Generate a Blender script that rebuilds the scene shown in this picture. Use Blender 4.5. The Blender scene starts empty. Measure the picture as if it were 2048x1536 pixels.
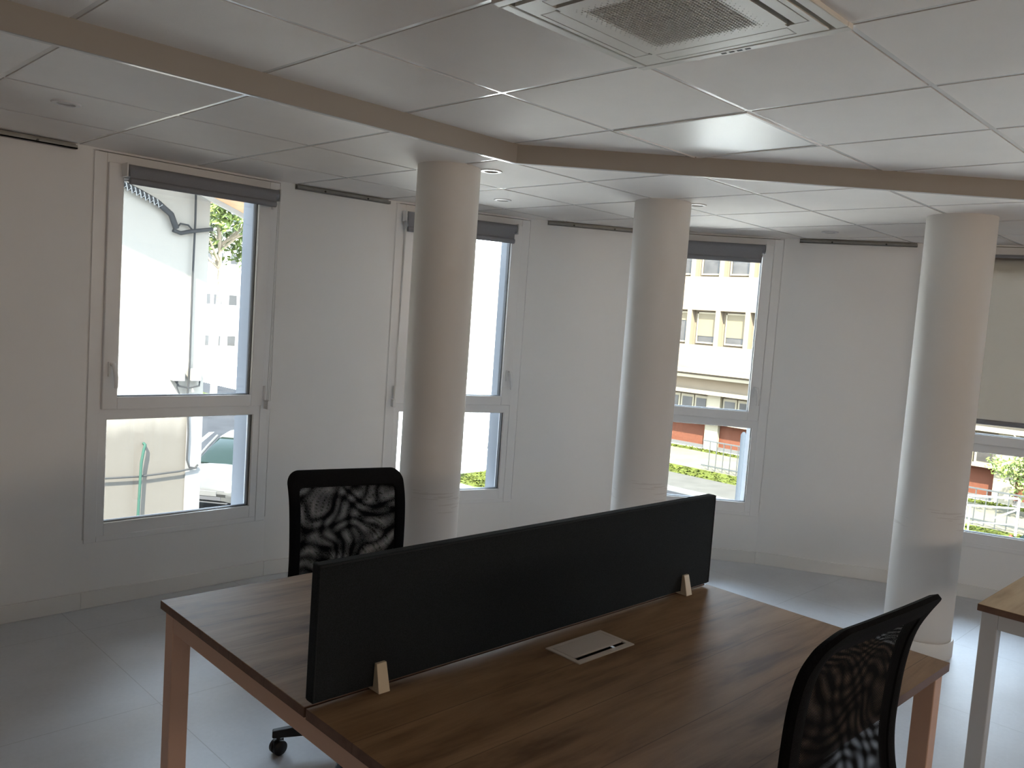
import bpy, bmesh, math, random
from mathutils import Vector, Matrix
random.seed(7)
PI = math.pi
sc = bpy.context.scene
COL = sc.collection
R = math.radians

# ------------------------------------------------------------------ helpers
class MB:
    """collects vertices and faces of one mesh"""
    def __init__(s): s.v = []; s.f = []; s.mi = []; s.cur = 0
    def add(s, vs, fs, M=None):
        b = len(s.v)
        for p in vs:
            p = Vector(p)
            s.v.append(tuple(M @ p) if M else tuple(p))
        for f in fs:
            s.f.append(tuple(i + b for i in f)); s.mi.append(s.cur)
        return s
    def box(s, x0, x1, y0, y1, z0, z1, M=None):
        vs = [(x0,y0,z0),(x1,y0,z0),(x1,y1,z0),(x0,y1,z0),(x0,y0,z1),(x1,y0,z1),(x1,y1,z1),(x0,y1,z1)]
        fs = [(3,2,1,0),(4,5,6,7),(0,1,5,4),(1,2,6,5),(2,3,7,6),(3,0,4,7)]
        return s.add(vs, fs, M)
    def prism(s, poly, z0, z1, M=None):
        n = len(poly)
        vs = [(x,y,z0) for x,y in poly] + [(x,y,z1) for x,y in poly]
        fs = [tuple(reversed(range(n))), tuple(range(n, 2*n))]
        fs += [(i, (i+1)%n, n+(i+1)%n, n+i) for i in range(n)]
        return s.add(vs, fs, M)
    def tube(s, path, r, n=10, M=None, closed=False):
        pts = [Vector(p) for p in path]; m = len(pts); rings = []; vs = []
        prev = None
        for i, p in enumerate(pts):
            if closed: t = pts[(i+1)%m] - pts[(i-1)%m]
            else: t = pts[min(i+1,m-1)] - pts[max(i-1,0)]
            t.normalize()
            a = prev if prev is not None else (Vector((0,0,1)) if abs(t.z) < .9 else Vector((1,0,0)))
            a = a - t*a.dot(t)
            if a.length < 1e-6: a = t.orthogonal()
            a.normalize(); prev = a; b = t.cross(a)
            rr = r[i] if isinstance(r, (list, tuple)) else r
            vs += [tuple(p + (a*math.cos(2*PI*k/n) + b*math.sin(2*PI*k/n))*rr) for k in range(n)]
        fs = []
        for i in range(m if closed else m-1):
            j = (i+1) % m
            for k in range(n):
                k2 = (k+1) % n
                fs.append((i*n+k, i*n+k2, j*n+k2, j*n+k))
        if not closed:
            fs += [tuple(reversed(range(n))), tuple(range((m-1)*n, m*n))]
        return s.add(vs, fs, M)
    def lathe(s, prof, n=32, M=None, cap=True):
        vs = []; fs = []; m = len(prof)
        for r, z in prof:
            vs += [(r*math.cos(2*PI*k/n), r*math.sin(2*PI*k/n), z) for k in range(n)]
        for i in range(m-1):
            for k in range(n):
                k2 = (k+1) % n
                fs.append((i*n+k, i*n+k2, (i+1)*n+k2, (i+1)*n+k))
        if cap: fs += [tuple(reversed(range(n))), tuple(range((m-1)*n, m*n))]
        return s.add(vs, fs, M)
    def frame(s, x0, x1, z0, z1, w, y0, y1, M=None):
        """rectangular frame in the xz plane; w = (left, right, bottom, top) bar widths"""
        l, r, b, t = w
        s.box(x0, x0+l, y0, y1, z0, z1, M); s.box(x1-r, x1, y0, y1, z0, z1, M)
        s.box(x0+l, x1-r, y0, y1, z0, z0+b, M); s.box(x0+l, x1-r, y0, y1, z1-t, z1, M)
        return s
    def build(s, name, mats, parent=None, loc=None, rot=None, smooth=False, bevel=0, seg=2):
        me = bpy.data.meshes.new(name)
        me.from_pydata(s.v, [], s.f)
        if not isinstance(mats, (list, tuple)): mats = [mats]
        for m in mats: me.materials.append(m)
        if len(mats) > 1: me.polygons.foreach_set('material_index', s.mi)
        bm = bmesh.new(); bm.from_mesh(me)
        bmesh.ops.recalc_face_normals(bm, faces=bm.faces); bm.to_mesh(me); bm.free()
        o = bpy.data.objects.new(name, me); COL.objects.link(o)
        if loc is not None: o.location = loc
        if rot is not None: o.rotation_euler = rot
        if parent is not None: o.parent = parent
        if smooth:
            me.polygons.foreach_set('use_smooth', [True]*len(me.polygons))
            try: me.set_sharp_from_angle(angle=R(40))
            except Exception: pass
        if bevel:
            b = o.modifiers.new('bevel', 'BEVEL'); b.width = bevel; b.segments = seg; b.limit_method = 'ANGLE'; b.angle_limit = R(40)
        return o

def tag(o, label=None, cat=None, group=None, kind=None):
    if label: o['label'] = label
    if cat: o['category'] = cat
    if group: o['group'] = group
    if kind: o['kind'] = kind
    return o
def empty(name, loc=(0,0,0), rz=0, label=None, cat=None, group=None, kind=None):
    o = bpy.data.objects.new(name, None); COL.objects.link(o)
    o.location = loc; o.rotation_euler = (0,0,rz); o.empty_display_size = .1
    return tag(o, label, cat, group, kind)
def copy_tree(o, parent=None):
    c = o.copy(); COL.objects.link(c)
    if parent is not None: c.parent = parent
    for ch in o.children: copy_tree(ch, c)
    return c
def seg_cyl(a, b, r, n=14):
    return MB().tube([a, b], r, n)

# ------------------------------------------------------------------ materials
def new_mat(name):
    m = bpy.data.materials.new(name); m.use_nodes = True
    nt = m.node_tree; nt.nodes.clear()
    out = nt.nodes.new('ShaderNodeOutputMaterial')
    return m, nt, out
def N(nt, t, **kw):
    n = nt.nodes.new(t)
    for k, v in kw.items(): setattr(n, k, v)
    return n
def math_n(nt, op, a, b=None, c=None):
    n = nt.nodes.new('ShaderNodeMath'); n.operation = op
    for i, x in enumerate((a, b, c)):
        if x is None: continue
        if hasattr(x, 'is_output'): nt.links.new(x, n.inputs[i])
        else: n.inputs[i].default_value = x
    return n.outputs[0]
def mat(name, col, rough=.5, metal=0, spec=.5, noise=None, bump=None, coat=0):
    """col: base colour; noise=(scale, amount) varies it; bump=(scale, strength)"""
    m, nt, out = new_mat(name)
    p = N(nt, 'ShaderNodeBsdfPrincipled'); L = nt.links
    p.inputs['Roughness'].default_value = rough; p.inputs['Metallic'].default_value = metal
    p.inputs['Specular IOR Level'].default_value = spec
    p.inputs['Coat Weight'].default_value = coat
    p.inputs['Base Color'].default_value = (*col, 1)
    tc = N(nt, 'ShaderNodeTexCoord')
    if noise:
        n = N(nt, 'ShaderNodeTexNoise'); n.inputs['Scale'].default_value = noise[0]; n.inputs['Detail'].default_value = 5
        L.new(tc.outputs['Object'], n.inputs['Vector'])
        r = N(nt, 'ShaderNodeValToRGB'); a = noise[1]
        r.color_ramp.elements[0].position = .3; r.color_ramp.elements[1].position = .7
        r.color_ramp.elements[0].color = (*[c*(1-a) for c in col], 1); r.color_ramp.elements[1].color = (*[min(1, c*(1+a)) for c in col], 1)
        L.new(n.outputs['Fac'], r.inputs['Fac']); L.new(r.outputs['Color'], p.inputs['Base Color'])
    if bump:
        n = N(nt, 'ShaderNodeTexNoise'); n.inputs['Scale'].default_value = bump[0]; n.inputs['Detail'].default_value = 3
        L.new(tc.outputs['Object'], n.inputs['Vector'])
        b = N(nt, 'ShaderNodeBump'); b.inputs['Strength'].default_value = bump[1]; b.inputs['Distance'].default_value = .002
        L.new(n.outputs['Fac'], b.inputs['Height']); L.new(b.outputs['Normal'], p.inputs['Normal'])
    L.new(p.outputs[0], out.inputs['Surface'])
    return m

def wood_mat(name, dark, mid, light, rough=.42):
    m, nt, out = new_mat(name); L = nt.links
    p = N(nt, 'ShaderNodeBsdfPrincipled'); p.inputs['Roughness'].default_value = rough; p.inputs['Specular IOR Level'].default_value = .22
    tc = N(nt, 'ShaderNodeTexCoord')
    mp = N(nt, 'ShaderNodeMapping'); mp.inputs['Scale'].default_value = (1.3, 11, 11)
    L.new(tc.outputs['Object'], mp.inputs['Vector'])
    n1 = N(nt, 'ShaderNodeTexNoise'); n1.inputs['Scale'].default_value = 1.6; n1.inputs['Detail'].default_value = 9; n1.inputs['Roughness'].default_value = .62; n1.inputs['Distortion'].default_value = .6
    L.new(mp.outputs[0], n1.inputs['Vector'])
    mp2 = N(nt, 'ShaderNodeMapping'); mp2.inputs['Scale'].default_value = (1.1, 3.2, 3.2)
    L.new(tc.outputs['Object'], mp2.inputs['Vector'])
    n2 = N(nt, 'ShaderNodeTexNoise'); n2.inputs['Scale'].default_value = 2.4; n2.inputs['Detail'].default_value = 4
    L.new(mp2.outputs[0], n2.inputs['Vector'])
    f = math_n(nt, 'ADD', math_n(nt, 'MULTIPLY', n1.outputs['Fac'], .6), math_n(nt, 'MULTIPLY', n2.outputs['Fac'], .4))
    r = N(nt, 'ShaderNodeValToRGB'); e = r.color_ramp.elements
    e[0].position = .36; e[0].color = (*dark, 1); e[1].position = .62; e[1].color = (*light, 1)
    x = r.color_ramp.elements.new(.48); x.color = (*mid, 1)
    L.new(f, r.inputs['Fac'])
    # plank joints across the board
    sep = N(nt, 'ShaderNodeSeparateXYZ'); L.new(tc.outputs['Object'], sep.inputs[0])
    fr = math_n(nt, 'FRACT', math_n(nt, 'MULTIPLY', sep.outputs['Y'], 1/.19))
    jn = math_n(nt, 'LESS_THAN', fr, .012)
    mx = N(nt, 'ShaderNodeMixRGB'); mx.inputs['Color2'].default_value = (*[c*.55 for c in dark], 1)
    L.new(math_n(nt, 'MULTIPLY', jn, .6), mx.inputs['Fac']); L.new(r.outputs['Color'], mx.inputs['Color1'])
    L.new(mx.outputs[0], p.inputs['Base Color'])
    b = N(nt, 'ShaderNodeBump'); b.inputs['Strength'].default_value = .15; b.inputs['Distance'].default_value = .001
    L.new(n1.outputs['Fac'], b.inputs['Height']); L.new(b.outputs['Normal'], p.inputs['Normal'])
    L.new(p.outputs[0], out.inputs['Surface'])
    return m

def floor_mat():
    m, nt, out = new_mat('vinyl_floor'); L = nt.links
    p = N(nt, 'ShaderNodeBsdfPrincipled'); p.inputs['Roughness'].default_value = .44; p.inputs['Specular IOR Level'].default_value = .5; p.inputs['Coat Weight'].default_value = .12; p.inputs['Coat Roughness'].default_value = .42
    tc = N(nt, 'ShaderNodeTexCoord')
    n1 = N(nt, 'ShaderNodeTexNoise'); n1.inputs['Scale'].default_value = 1.7; n1.inputs['Detail'].default_value = 8; n1.inputs['Roughness'].default_value = .6
    L.new(tc.outputs['Object'], n1.inputs['Vector'])
    n2 = N(nt, 'ShaderNodeTexNoise'); n2.inputs['Scale'].default_value = 55; n2.inputs['Detail'].default_value = 3
    L.new(tc.outputs['Object'], n2.inputs['Vector'])
    f = math_n(nt, 'ADD', math_n(nt, 'MULTIPLY', n1.outputs['Fac'], .8), math_n(nt, 'MULTIPLY', n2.outputs['Fac'], .2))
    r = N(nt, 'ShaderNodeValToRGB'); e = r.color_ramp.elements
    e[0].position = .3; e[0].color = (.50,.518,.55,1); e[1].position = .7; e[1].color = (.65,.672,.71,1)
    L.new(f, r.inputs['Fac'])
    sep = N(nt, 'ShaderNodeSeparateXYZ'); L.new(tc.outputs['Object'], sep.inputs[0])
    fx = math_n(nt, 'FRACT', math_n(nt, 'MULTIPLY', math_n(nt, 'SUBTRACT', sep.outputs['X'], 1.36), 1/.92))
    fy = math_n(nt, 'FRACT', math_n(nt, 'MULTIPLY', math_n(nt, 'SUBTRACT', sep.outputs['Y'], .45), 1/.92))
    jn = math_n(nt, 'MAXIMUM', math_n(nt, 'LESS_THAN', fx, .004), math_n(nt, 'LESS_THAN', fy, .004))
    mx = N(nt, 'ShaderNodeMixRGB'); mx.inputs['Color2'].default_value = (.11,.11,.115,1)
    L.new(math_n(nt, 'MULTIPLY', jn, .32), mx.inputs['Fac']); L.new(r.outputs['Color'], mx.inputs['Color1'])
    # pale scuffs
    mp = N(nt, 'ShaderNodeMapping'); mp.inputs['Scale'].default_value = (1.2, 14, 1); mp.inputs['Rotation'].default_value = (0,0,.9)
    L.new(tc.outputs['Object'], mp.inputs['Vector'])
    n3 = N(nt, 'ShaderNodeTexNoise'); n3.inputs['Scale'].default_value = 2.2; n3.inputs['Detail'].default_value = 2
    L.new(mp.outputs[0], n3.inputs['Vector'])
    sc_ = math_n(nt, 'MULTIPLY', math_n(nt, 'GREATER_THAN', n3.outputs['Fac'], .74), .25)
    mx2 = N(nt, 'ShaderNodeMixRGB'); mx2.inputs['Color2'].default_value = (.5,.5,.5,1)
    L.new(sc_, mx2.inputs['Fac']); L.new(mx.outputs[0], mx2.inputs['Color1'])
    L.new(mx2.outputs[0], p.inputs['Base Color'])
    L.new(p.outputs[0], out.inputs['Surface'])
    return m

def glass_mat(name='window_glass', tint=(.96,.98,.97)):
    m, nt, out = new_mat(name); L = nt.links
    t = N(nt, 'ShaderNodeBsdfTransparent'); t.inputs[0].default_value = (*tint, 1)
    g = N(nt, 'ShaderNodeBsdfGlossy'); g.inputs['Roughness'].default_value = .02
    f = N(nt, 'ShaderNodeFresnel'); f.inputs['IOR'].default_value = 1.45
    mx = N(nt, 'ShaderNodeMixShader')
    L.new(f.outputs[0], mx.inputs[0]); L.new(t.outputs[0], mx.inputs[1]); L.new(g.outputs[0], mx.inputs[2])
    L.new(mx.outputs[0], out.inputs['Surface'])
    return m

def screen_fabric(name, col, open_):
    """thin woven sunscreen cloth: part open weave, part cloth that lets light through"""
    m, nt, out = new_mat(name); L = nt.links
    d = N(nt, 'ShaderNodeBsdfDiffuse'); d.inputs[0].default_value = (*col, 1)
    tl = N(nt, 'ShaderNodeBsdfTranslucent'); tl.inputs[0].default_value = (*[c*.8 for c in col], 1)
    a = N(nt, 'ShaderNodeMixShader'); a.inputs[0].default_value = .72
    L.new(d.outputs[0], a.inputs[1]); L.new(tl.outputs[0], a.inputs[2])
    t = N(nt, 'ShaderNodeBsdfTransparent')
    b = N(nt, 'ShaderNodeMixShader'); b.inputs[0].default_value = open_
    L.new(a.outputs[0], b.inputs[1]); L.new(t.outputs[0], b.inputs[2])
    L.new(b.outputs[0], out.inputs['Surface'])
    return m

def net_mat(name, pitch, ang, warp, col=(.006,.006,.0065)):
    """black knitted net with small real holes"""
    m, nt, out = new_mat(name); L = nt.links
    tc = N(nt, 'ShaderNodeTexCoord')
    mp = N(nt, 'ShaderNodeMapping'); mp.inputs['Rotation'].default_value = (0, ang, 0)
    L.new(tc.outputs['Object'], mp.inputs['Vector'])
    wn = N(nt, 'ShaderNodeTexNoise'); wn.inputs['Scale'].default_value = 5; wn.inputs['Detail'].default_value = 1; L.new(tc.outputs['Object'], wn.inputs['Vector'])
    wa = N(nt, 'ShaderNodeVectorMath'); wa.operation = 'MULTIPLY_ADD'; wa.inputs[1].default_value = (warp,)*3
    L.new(wn.outputs['Color'], wa.inputs[0]); L.new(mp.outputs[0], wa.inputs[2])
    sep = N(nt, 'ShaderNodeSeparateXYZ'); L.new(wa.outputs[0], sep.inputs[0])
    k = 2*PI/pitch
    sx = math_n(nt, 'SINE', math_n(nt, 'MULTIPLY', sep.outputs['X'], k))
    sz = math_n(nt, 'SINE', math_n(nt, 'MULTIPLY', sep.outputs['Z'], k))
    h = math_n(nt, 'GREATER_THAN', math_n(nt, 'MULTIPLY', sx, sz), .33)
    p = N(nt, 'ShaderNodeBsdfPrincipled'); p.inputs['Base Color'].default_value = (*col, 1); p.inputs['Roughness'].default_value = .9; p.inputs['Specular IOR Level'].default_value = .08
    t = N(nt, 'ShaderNodeBsdfTransparent')
    mx = N(nt, 'ShaderNodeMixShader')
    L.new(h, mx.inputs[0]); L.new(p.outputs[0], mx.inputs[1]); L.new(t.outputs[0], mx.inputs[2])
    L.new(mx.outputs[0], out.inputs['Surface'])
    return m

def wall_paint(name, col, stain=False):
    m = mat(name, col, .75, spec=.25, noise=(.9, .02), bump=(220, .12))
    return m

def column_paint():
    m, nt, out = new_mat('column_paint'); L = nt.links
    p = N(nt, 'ShaderNodeBsdfPrincipled'); p.inputs['Roughness'].default_value = .55; p.inputs['Specular IOR Level'].default_value = .35
    tc = N(nt, 'ShaderNodeTexCoord')
    mp = N(nt, 'ShaderNodeMapping'); mp.inputs['Scale'].default_value = (2.5, 2.5, 40)
    L.new(tc.outputs['Object'], mp.inputs['Vector'])
    n = N(nt, 'ShaderNodeTexNoise'); n.inputs['Scale'].default_value = 2; n.inputs['Detail'].default_value = 3
    L.new(mp.outputs[0], n.inputs['Vector'])
    sep = N(nt, 'ShaderNodeSeparateXYZ'); L.new(tc.outputs['Object'], sep.inputs[0])
    band = math_n(nt, 'MULTIPLY', math_n(nt, 'GREATER_THAN', sep.outputs['Z'], .68), math_n(nt, 'LESS_THAN', sep.outputs['Z'], .80))
    k = math_n(nt, 'MULTIPLY', math_n(nt, 'MULTIPLY', math_n(nt, 'GREATER_THAN', n.outputs['Fac'], .6), band), .22)
    mx = N(nt, 'ShaderNodeMixRGB'); mx.inputs['Color1'].default_value = (.70,.67,.635,1); mx.inputs['Color2'].default_value = (.35,.28,.24,1)
    L.new(k, mx.inputs['Fac']); L.new(mx.outputs[0], p.inputs['Base Color'])
    L.new(p.outputs[0], out.inputs['Surface'])
    return m

def render_mat():
    """cream render, its foot painted darker for the dimmer light low down, with a ragged edge, with rain streaks"""
    m, nt, out = new_mat('cream_render'); L = nt.links
    p = N(nt, 'ShaderNodeBsdfPrincipled'); p.inputs['Roughness'].default_value = .9; p.inputs['Specular IOR Level'].default_value = .2
    tc = N(nt, 'ShaderNodeTexCoord')
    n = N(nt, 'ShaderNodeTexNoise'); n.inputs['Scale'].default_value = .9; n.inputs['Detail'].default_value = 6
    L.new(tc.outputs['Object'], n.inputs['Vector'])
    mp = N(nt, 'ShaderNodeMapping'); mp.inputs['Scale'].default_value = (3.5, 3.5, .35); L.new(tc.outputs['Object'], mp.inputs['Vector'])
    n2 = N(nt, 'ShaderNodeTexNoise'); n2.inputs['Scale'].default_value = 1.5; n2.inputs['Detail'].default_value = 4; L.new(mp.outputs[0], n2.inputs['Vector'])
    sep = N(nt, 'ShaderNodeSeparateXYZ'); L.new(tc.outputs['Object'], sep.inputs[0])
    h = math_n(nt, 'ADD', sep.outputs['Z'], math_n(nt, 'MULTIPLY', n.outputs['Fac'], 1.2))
    mr = N(nt, 'ShaderNodeMapRange'); mr.inputs['From Min'].default_value = 3.6; mr.inputs['From Max'].default_value = 4.4; L.new(h, mr.inputs['Value'])  # height ramp that paints the light falling off towards the foot
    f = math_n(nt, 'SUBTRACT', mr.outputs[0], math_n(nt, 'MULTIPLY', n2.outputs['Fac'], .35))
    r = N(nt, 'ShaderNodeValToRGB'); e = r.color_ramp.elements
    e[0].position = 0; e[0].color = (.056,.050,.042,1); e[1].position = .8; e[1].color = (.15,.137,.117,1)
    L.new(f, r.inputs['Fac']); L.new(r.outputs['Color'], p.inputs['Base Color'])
    b = N(nt, 'ShaderNodeBump'); b.inputs['Strength'].default_value = .25; b.inputs['Distance'].default_value = .003
    n3 = N(nt, 'ShaderNodeTexNoise'); n3.inputs['Scale'].default_value = 30; L.new(tc.outputs['Object'], n3.inputs['Vector'])
    L.new(n3.outputs['Fac'], b.inputs['Height']); L.new(b.outputs['Normal'], p.inputs['Normal'])
    L.new(p.outputs[0], out.inputs['Surface'])
    return m
M = {}
M['wall'] = wall_paint('white_wall_paint', (.86,.855,.845))
M['backwall'] = wall_paint('warm_wall_paint', (.62,.50,.40))
M['column'] = column_paint()
M['tile'] = mat('ceiling_tile', (.87,.825,.78), .85, spec=.2, noise=(6, .015), bump=(320, .25))
M['tbar'] = mat('white_steel_bar', (.84,.82,.79), .22, spec=.6)
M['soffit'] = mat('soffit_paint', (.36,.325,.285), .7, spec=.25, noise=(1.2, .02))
M['pvc'] = mat('white_pvc', (.84,.84,.84), .28, spec=.5)
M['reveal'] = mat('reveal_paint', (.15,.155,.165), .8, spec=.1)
M['gasket'] = mat('black_gasket', (.03,.03,.035), .6)
M['glass'] = glass_mat()
M['fill_glass'] = glass_mat('warm_fill_glass', (1.0,.84,.69))  # warm tint for the added fill window
M['skirt'] = mat('white_skirting', (.80,.79,.77), .45, spec=.4)
M['floor'] = floor_mat()
M['blind'] = mat('grey_blind_cloth', (.235,.24,.265), .7, noise=(300, .06), bump=(500, .2))
M['screen'] = screen_fabric('sunscreen_cloth', (.40,.355,.31), .06)
M['cord'] = mat('white_plastic', (.75,.75,.74), .4)
M['dark_metal'] = mat('dark_metal', (.05,.05,.05), .4, .6)
M['alu'] = mat('grey_aluminium', (.27,.275,.265), .5, .3, noise=(30, .08))
M['tabletop'] = wood_mat('oak_board', (.112,.056,.025), (.215,.122,.060), (.30,.182,.096), .5)
M['tabletop2'] = wood_mat('light_oak_board', (.27,.18,.10), (.38,.26,.15), (.46,.33,.20))
M['edge'] = wood_mat('oak_edge', (.085,.042,.026), (.135,.07,.046), (.17,.095,.062))
M['bench_frame'] = mat('taupe_steel', (.60,.37,.26), .42, spec=.45, noise=(2, .03))
M['desk_frame'] = mat('grey_white_steel', (.52,.50,.48), .42, spec=.45)
M['felt'] = mat('charcoal_felt', (.014,.017,.019), .9, spec=.2, noise=(420, .35), bump=(600, .5))
M['felt_edge'] = mat('charcoal_piping', (.022,.026,.028), .85, spec=.2, noise=(400, .2))
M['clip'] = mat('beige_plastic', (.62,.52,.38), .4)
M['port'] = mat('beige_grey_plastic', (.55,.48,.42), .4)
M['black'] = mat('black_void', (.006,.006,.006), .8)
M['plastic'] = mat('black_plastic', (.009,.009,.01), .5, spec=.3, bump=(300, .15))
M['fabric'] = mat('black_fabric', (.007,.007,.0075), .9, spec=.1, noise=(260, .25), bump=(420, .5))
M['netA'] = net_mat('black_net_front', .0043, .0, 0.0)
M['netB'] = net_mat('black_net_back', .0044, .035, .020)
M['ac'] = mat('ac_plastic', (.72,.69,.63), .4, spec=.4)
M['ac_gap'] = mat('ac_recess', (.012,.010,.009), .6)
M['filter'] = mat('brown_filter', (.030,.012,.008), .8, noise=(90, .3))
M['panel'] = mat('frosted_panel', (.90,.88,.84), .30, spec=.75, noise=(1.5, .02))
M['spot'] = mat('spot_ring', (.72,.70,.68), .3, spec=.5)
M['spot_lens'] = mat('spot_lens', (.6,.57,.54), .35)
# outside
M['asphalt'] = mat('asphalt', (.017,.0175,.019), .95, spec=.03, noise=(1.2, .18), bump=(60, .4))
M['concrete'] = mat('bounce_concrete', (.62,.61,.58), .85, noise=(1.5, .06))
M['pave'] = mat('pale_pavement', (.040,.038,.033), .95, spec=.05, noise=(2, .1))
M['kerb'] = mat('kerb_stone', (.09,.09,.085), .9, spec=.05)
M['path'] = mat('sandy_path', (.075,.069,.05), .95, spec=.05, noise=(1.5, .12))
M['grass'] = mat('grass_blades', (.036,.042,.009), .95, spec=.03, noise=(3, .45))
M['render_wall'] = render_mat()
M['stone'] = mat('white_quoin', (.085,.082,.078), .85, noise=(3, .06))
M['wood_soffit'] = mat('orange_board', (.3,.17,.085), .7, noise=(8, .15))
M['roof'] = mat('clay_roof', (.15,.07,.04), .8, noise=(6, .25))
M['fascia'] = mat('pale_fascia', (.2,.19,.17), .6)
M['cable'] = mat('grey_cable', (.02,.02,.02), .8, spec=.1)
M['wire_tie'] = mat('pale_tie', (.12,.12,.115), .5)
M['green_pipe'] = mat('green_pipe', (.014,.036,.027), .8, spec=.1)
M['box'] = mat('white_box', (.13,.128,.12), .5)
M['school'] = mat('school_render', (.125,.098,.068), .85, spec=.1, noise=(1, .05))
M['school_rev'] = mat('school_reveal', (.2,.15,.11), .85)
M['school_frame'] = mat('school_frame', (.17,.145,.10), .6, spec=.15)
M['school_pane'] = mat('school_pane', (.028,.025,.022), .25, spec=.25, noise=(1.3, .5))
M['school_blind'] = mat('school_shutter', (.10,.08,.05), .7, spec=.1)
M['orange'] = mat('orange_red_panel', (.072,.026,.0145), .85, spec=.08, noise=(14, .14))
M['plinth'] = mat('grey_plinth', (.045,.042,.037), .85)
M['white_build'] = mat('white_facade', (.4,.39,.37), .8, noise=(.4, .03))
M['far_pane'] = mat('far_pane', (.02,.019,.018), .3)
M['post'] = mat('galvanised_post', (.026,.031,.037), .8, spec=.08)
M['rail_dark'] = mat('dark_railing', (.03,.032,.03), .6)
M['rail_white'] = mat('white_railing', (.4,.4,.4), .5)
M['leaf'] = mat('green_leaf', (.05,.09,.015), .6, spec=.3)
M['leaf2'] = mat('yellow_green_leaf', (.078,.104,.018), .6, spec=.3)
M['bark'] = mat('pale_bark', (.2,.16,.11), .85, noise=(20, .3))
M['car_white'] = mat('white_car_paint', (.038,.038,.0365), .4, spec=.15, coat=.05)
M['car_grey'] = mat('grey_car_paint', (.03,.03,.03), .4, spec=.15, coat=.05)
M['car_glass'] = mat('car_glass', (.004,.008,.006), .1, spec=.06)
M['tyre'] = mat('tyre_rubber', (.02,.02,.02), .8)
M['hub'] = mat('wheel_metal', (.08,.08,.085), .35, .7)
M['lamp_glass'] = mat('lamp_glass', (.07,.07,.066), .2, spec=.3)
M['tail'] = mat('red_lamp', (.3,.02,.012), .25)
M['plate'] = mat('number_plate', (.06,.06,.058), .5)
M['grille'] = mat('dark_grille', (.03,.03,.032), .5)

# ------------------------------------------------------------------ camera (solved from the ceiling grid and the desk)
EYE = 1.64
FPX = 1663.17
roll, pitch, yaw = .0704, -.0792, -.7911
cy, sy = math.cos(yaw), math.sin(yaw); cp, sp = math.cos(pitch), math.sin(pitch)
fw = Vector((-sy*cp, cy*cp, sp)); rt = Vector((cy, sy, 0)); up = rt.cross(fw)
rt2 = rt*math.cos(roll) + up*math.sin(roll); up2 = -rt*math.sin(roll) + up*math.cos(roll)
cam = bpy.data.cameras.new('camera'); camo = bpy.data.objects.new('camera', cam); COL.objects.link(camo)
Mx = Matrix((rt2, up2, -fw)).transposed().to_4x4(); Mx.translation = (0,0,EYE)
camo.matrix_world = Mx
cam.sensor_fit = 'HORIZONTAL'; cam.sensor_width = 36; cam.lens = FPX/2048*36
cam.clip_start = .05; cam.clip_end = 400
sc.camera = camo

# ------------------------------------------------------------------ room shell
ZU, ZL = 2.41, 2.33               # upper and lower ceiling
SOF = 2.69                        # soffit line y = SOF
DIA = 5.34                        # soffit line x + y = DIA
PW = [(-2.6,4.43),(1.45,4.43),(2.47,4.43),(3.25,4.365),(4.18,4.06),(4.868,3.602),
      (5.485,2.84),(5.91,2.04),(6.229,1.113),(6.40,.30),(6.50,-.67),(6.50,-1.5),(6.50,-2.5),(6.50,-3.3),(6.50,-4.3),(6.50,-4.6)]
WIN = {1:1, 3:2, 5:3, 7:4, 9:0}      # facet index -> window number (0: out of the photo)
TH = .21
def offset_line(P, d):
    out = []
    for i, p in enumerate(P):
        ns = []
        if i > 0:
            a = Vector(P[i]) - Vector(P[i-1]); a.normalize(); ns.append(Vector((-a.y, a.x)))
        if i < len(P)-1:
            a = Vector(P[i+1]) - Vector(P[i]); a.normalize(); ns.append(Vector((-a.y, a.x)))
        n = sum(ns, Vector((0,0))); n.normalize()
        k = d / max(.3, n.dot(ns[0]))
        out.append((p[0]+n.x*k, p[1]+n.y*k))
    return out
PO = offset_line(PW, TH)
SILL, HEAD = .36, 2.32
wb = MB()
for i in range(len(PW)-1):
    a, b, c, d = PW[i], PW[i+1], PO[i+1], PO[i]
    if i in WIN:
        wb.prism([a,b,c,d], -3.0, SILL); wb.prism([a,b,c,d], HEAD, 2.62)
    else:
        wb.prism([a,b,c,d], -3.0, 2.62)
tag(wb.build('wall_front', M['wall']), 'white outside wall bending round the room between the four windows', kind='structure')
XL, YB_ = -2.6, -4.6
tag(MB().box(XL-.2,XL,YB_-.2,4.43+TH,-3,2.62).build('wall_left', M['wall']), kind='structure')
FILL_WIN = [(-.3,4.5)]; BZ0, BZ1 = 1.72, 2.16          # tinted window added in the unseen wall behind the camera for fill light
kb = MB(); kb.box(XL,6.5+TH,YB_-.2,YB_,-3,BZ0); kb.box(XL,6.5+TH,YB_-.2,YB_,BZ1,2.62)
xs_ = [XL] + [v for w_ in FILL_WIN for v in w_] + [6.5+TH]
for a, b in zip(xs_[0::2], xs_[1::2]): kb.box(a,b,YB_-.2,YB_,BZ0,BZ1)
tag(kb.build('wall_back', M['wall']), kind='structure')
poly_room = [(XL,YB_),(6.5,YB_)] + PW[::-1][1:]
poly_out = [(XL-.2,YB_-.2),(6.5+TH,YB_-.2)] + PO[::-1][1:-1] + [(XL-.2,4.43+TH)]
tag(MB().prism(poly_room, -.25, 0).build('floor', M['floor']), 'grey mottled vinyl floor', kind='structure')
tag(MB().prism(poly_out, 2.62, 2.80).build('roof', M['backwall']), kind='structure')

# baseboard following the wall
BI = offset_line(PW, -.014)
bb = MB()
for i in range(len(PW)-1):
    bb.prism([PW[i], PW[i+1], BI[i+1], BI[i]], .0, .088)
tag(bb.build('baseboard_front', M['skirt'], bevel=.003), 'low white skirting board along the wall', kind='structure')

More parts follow.
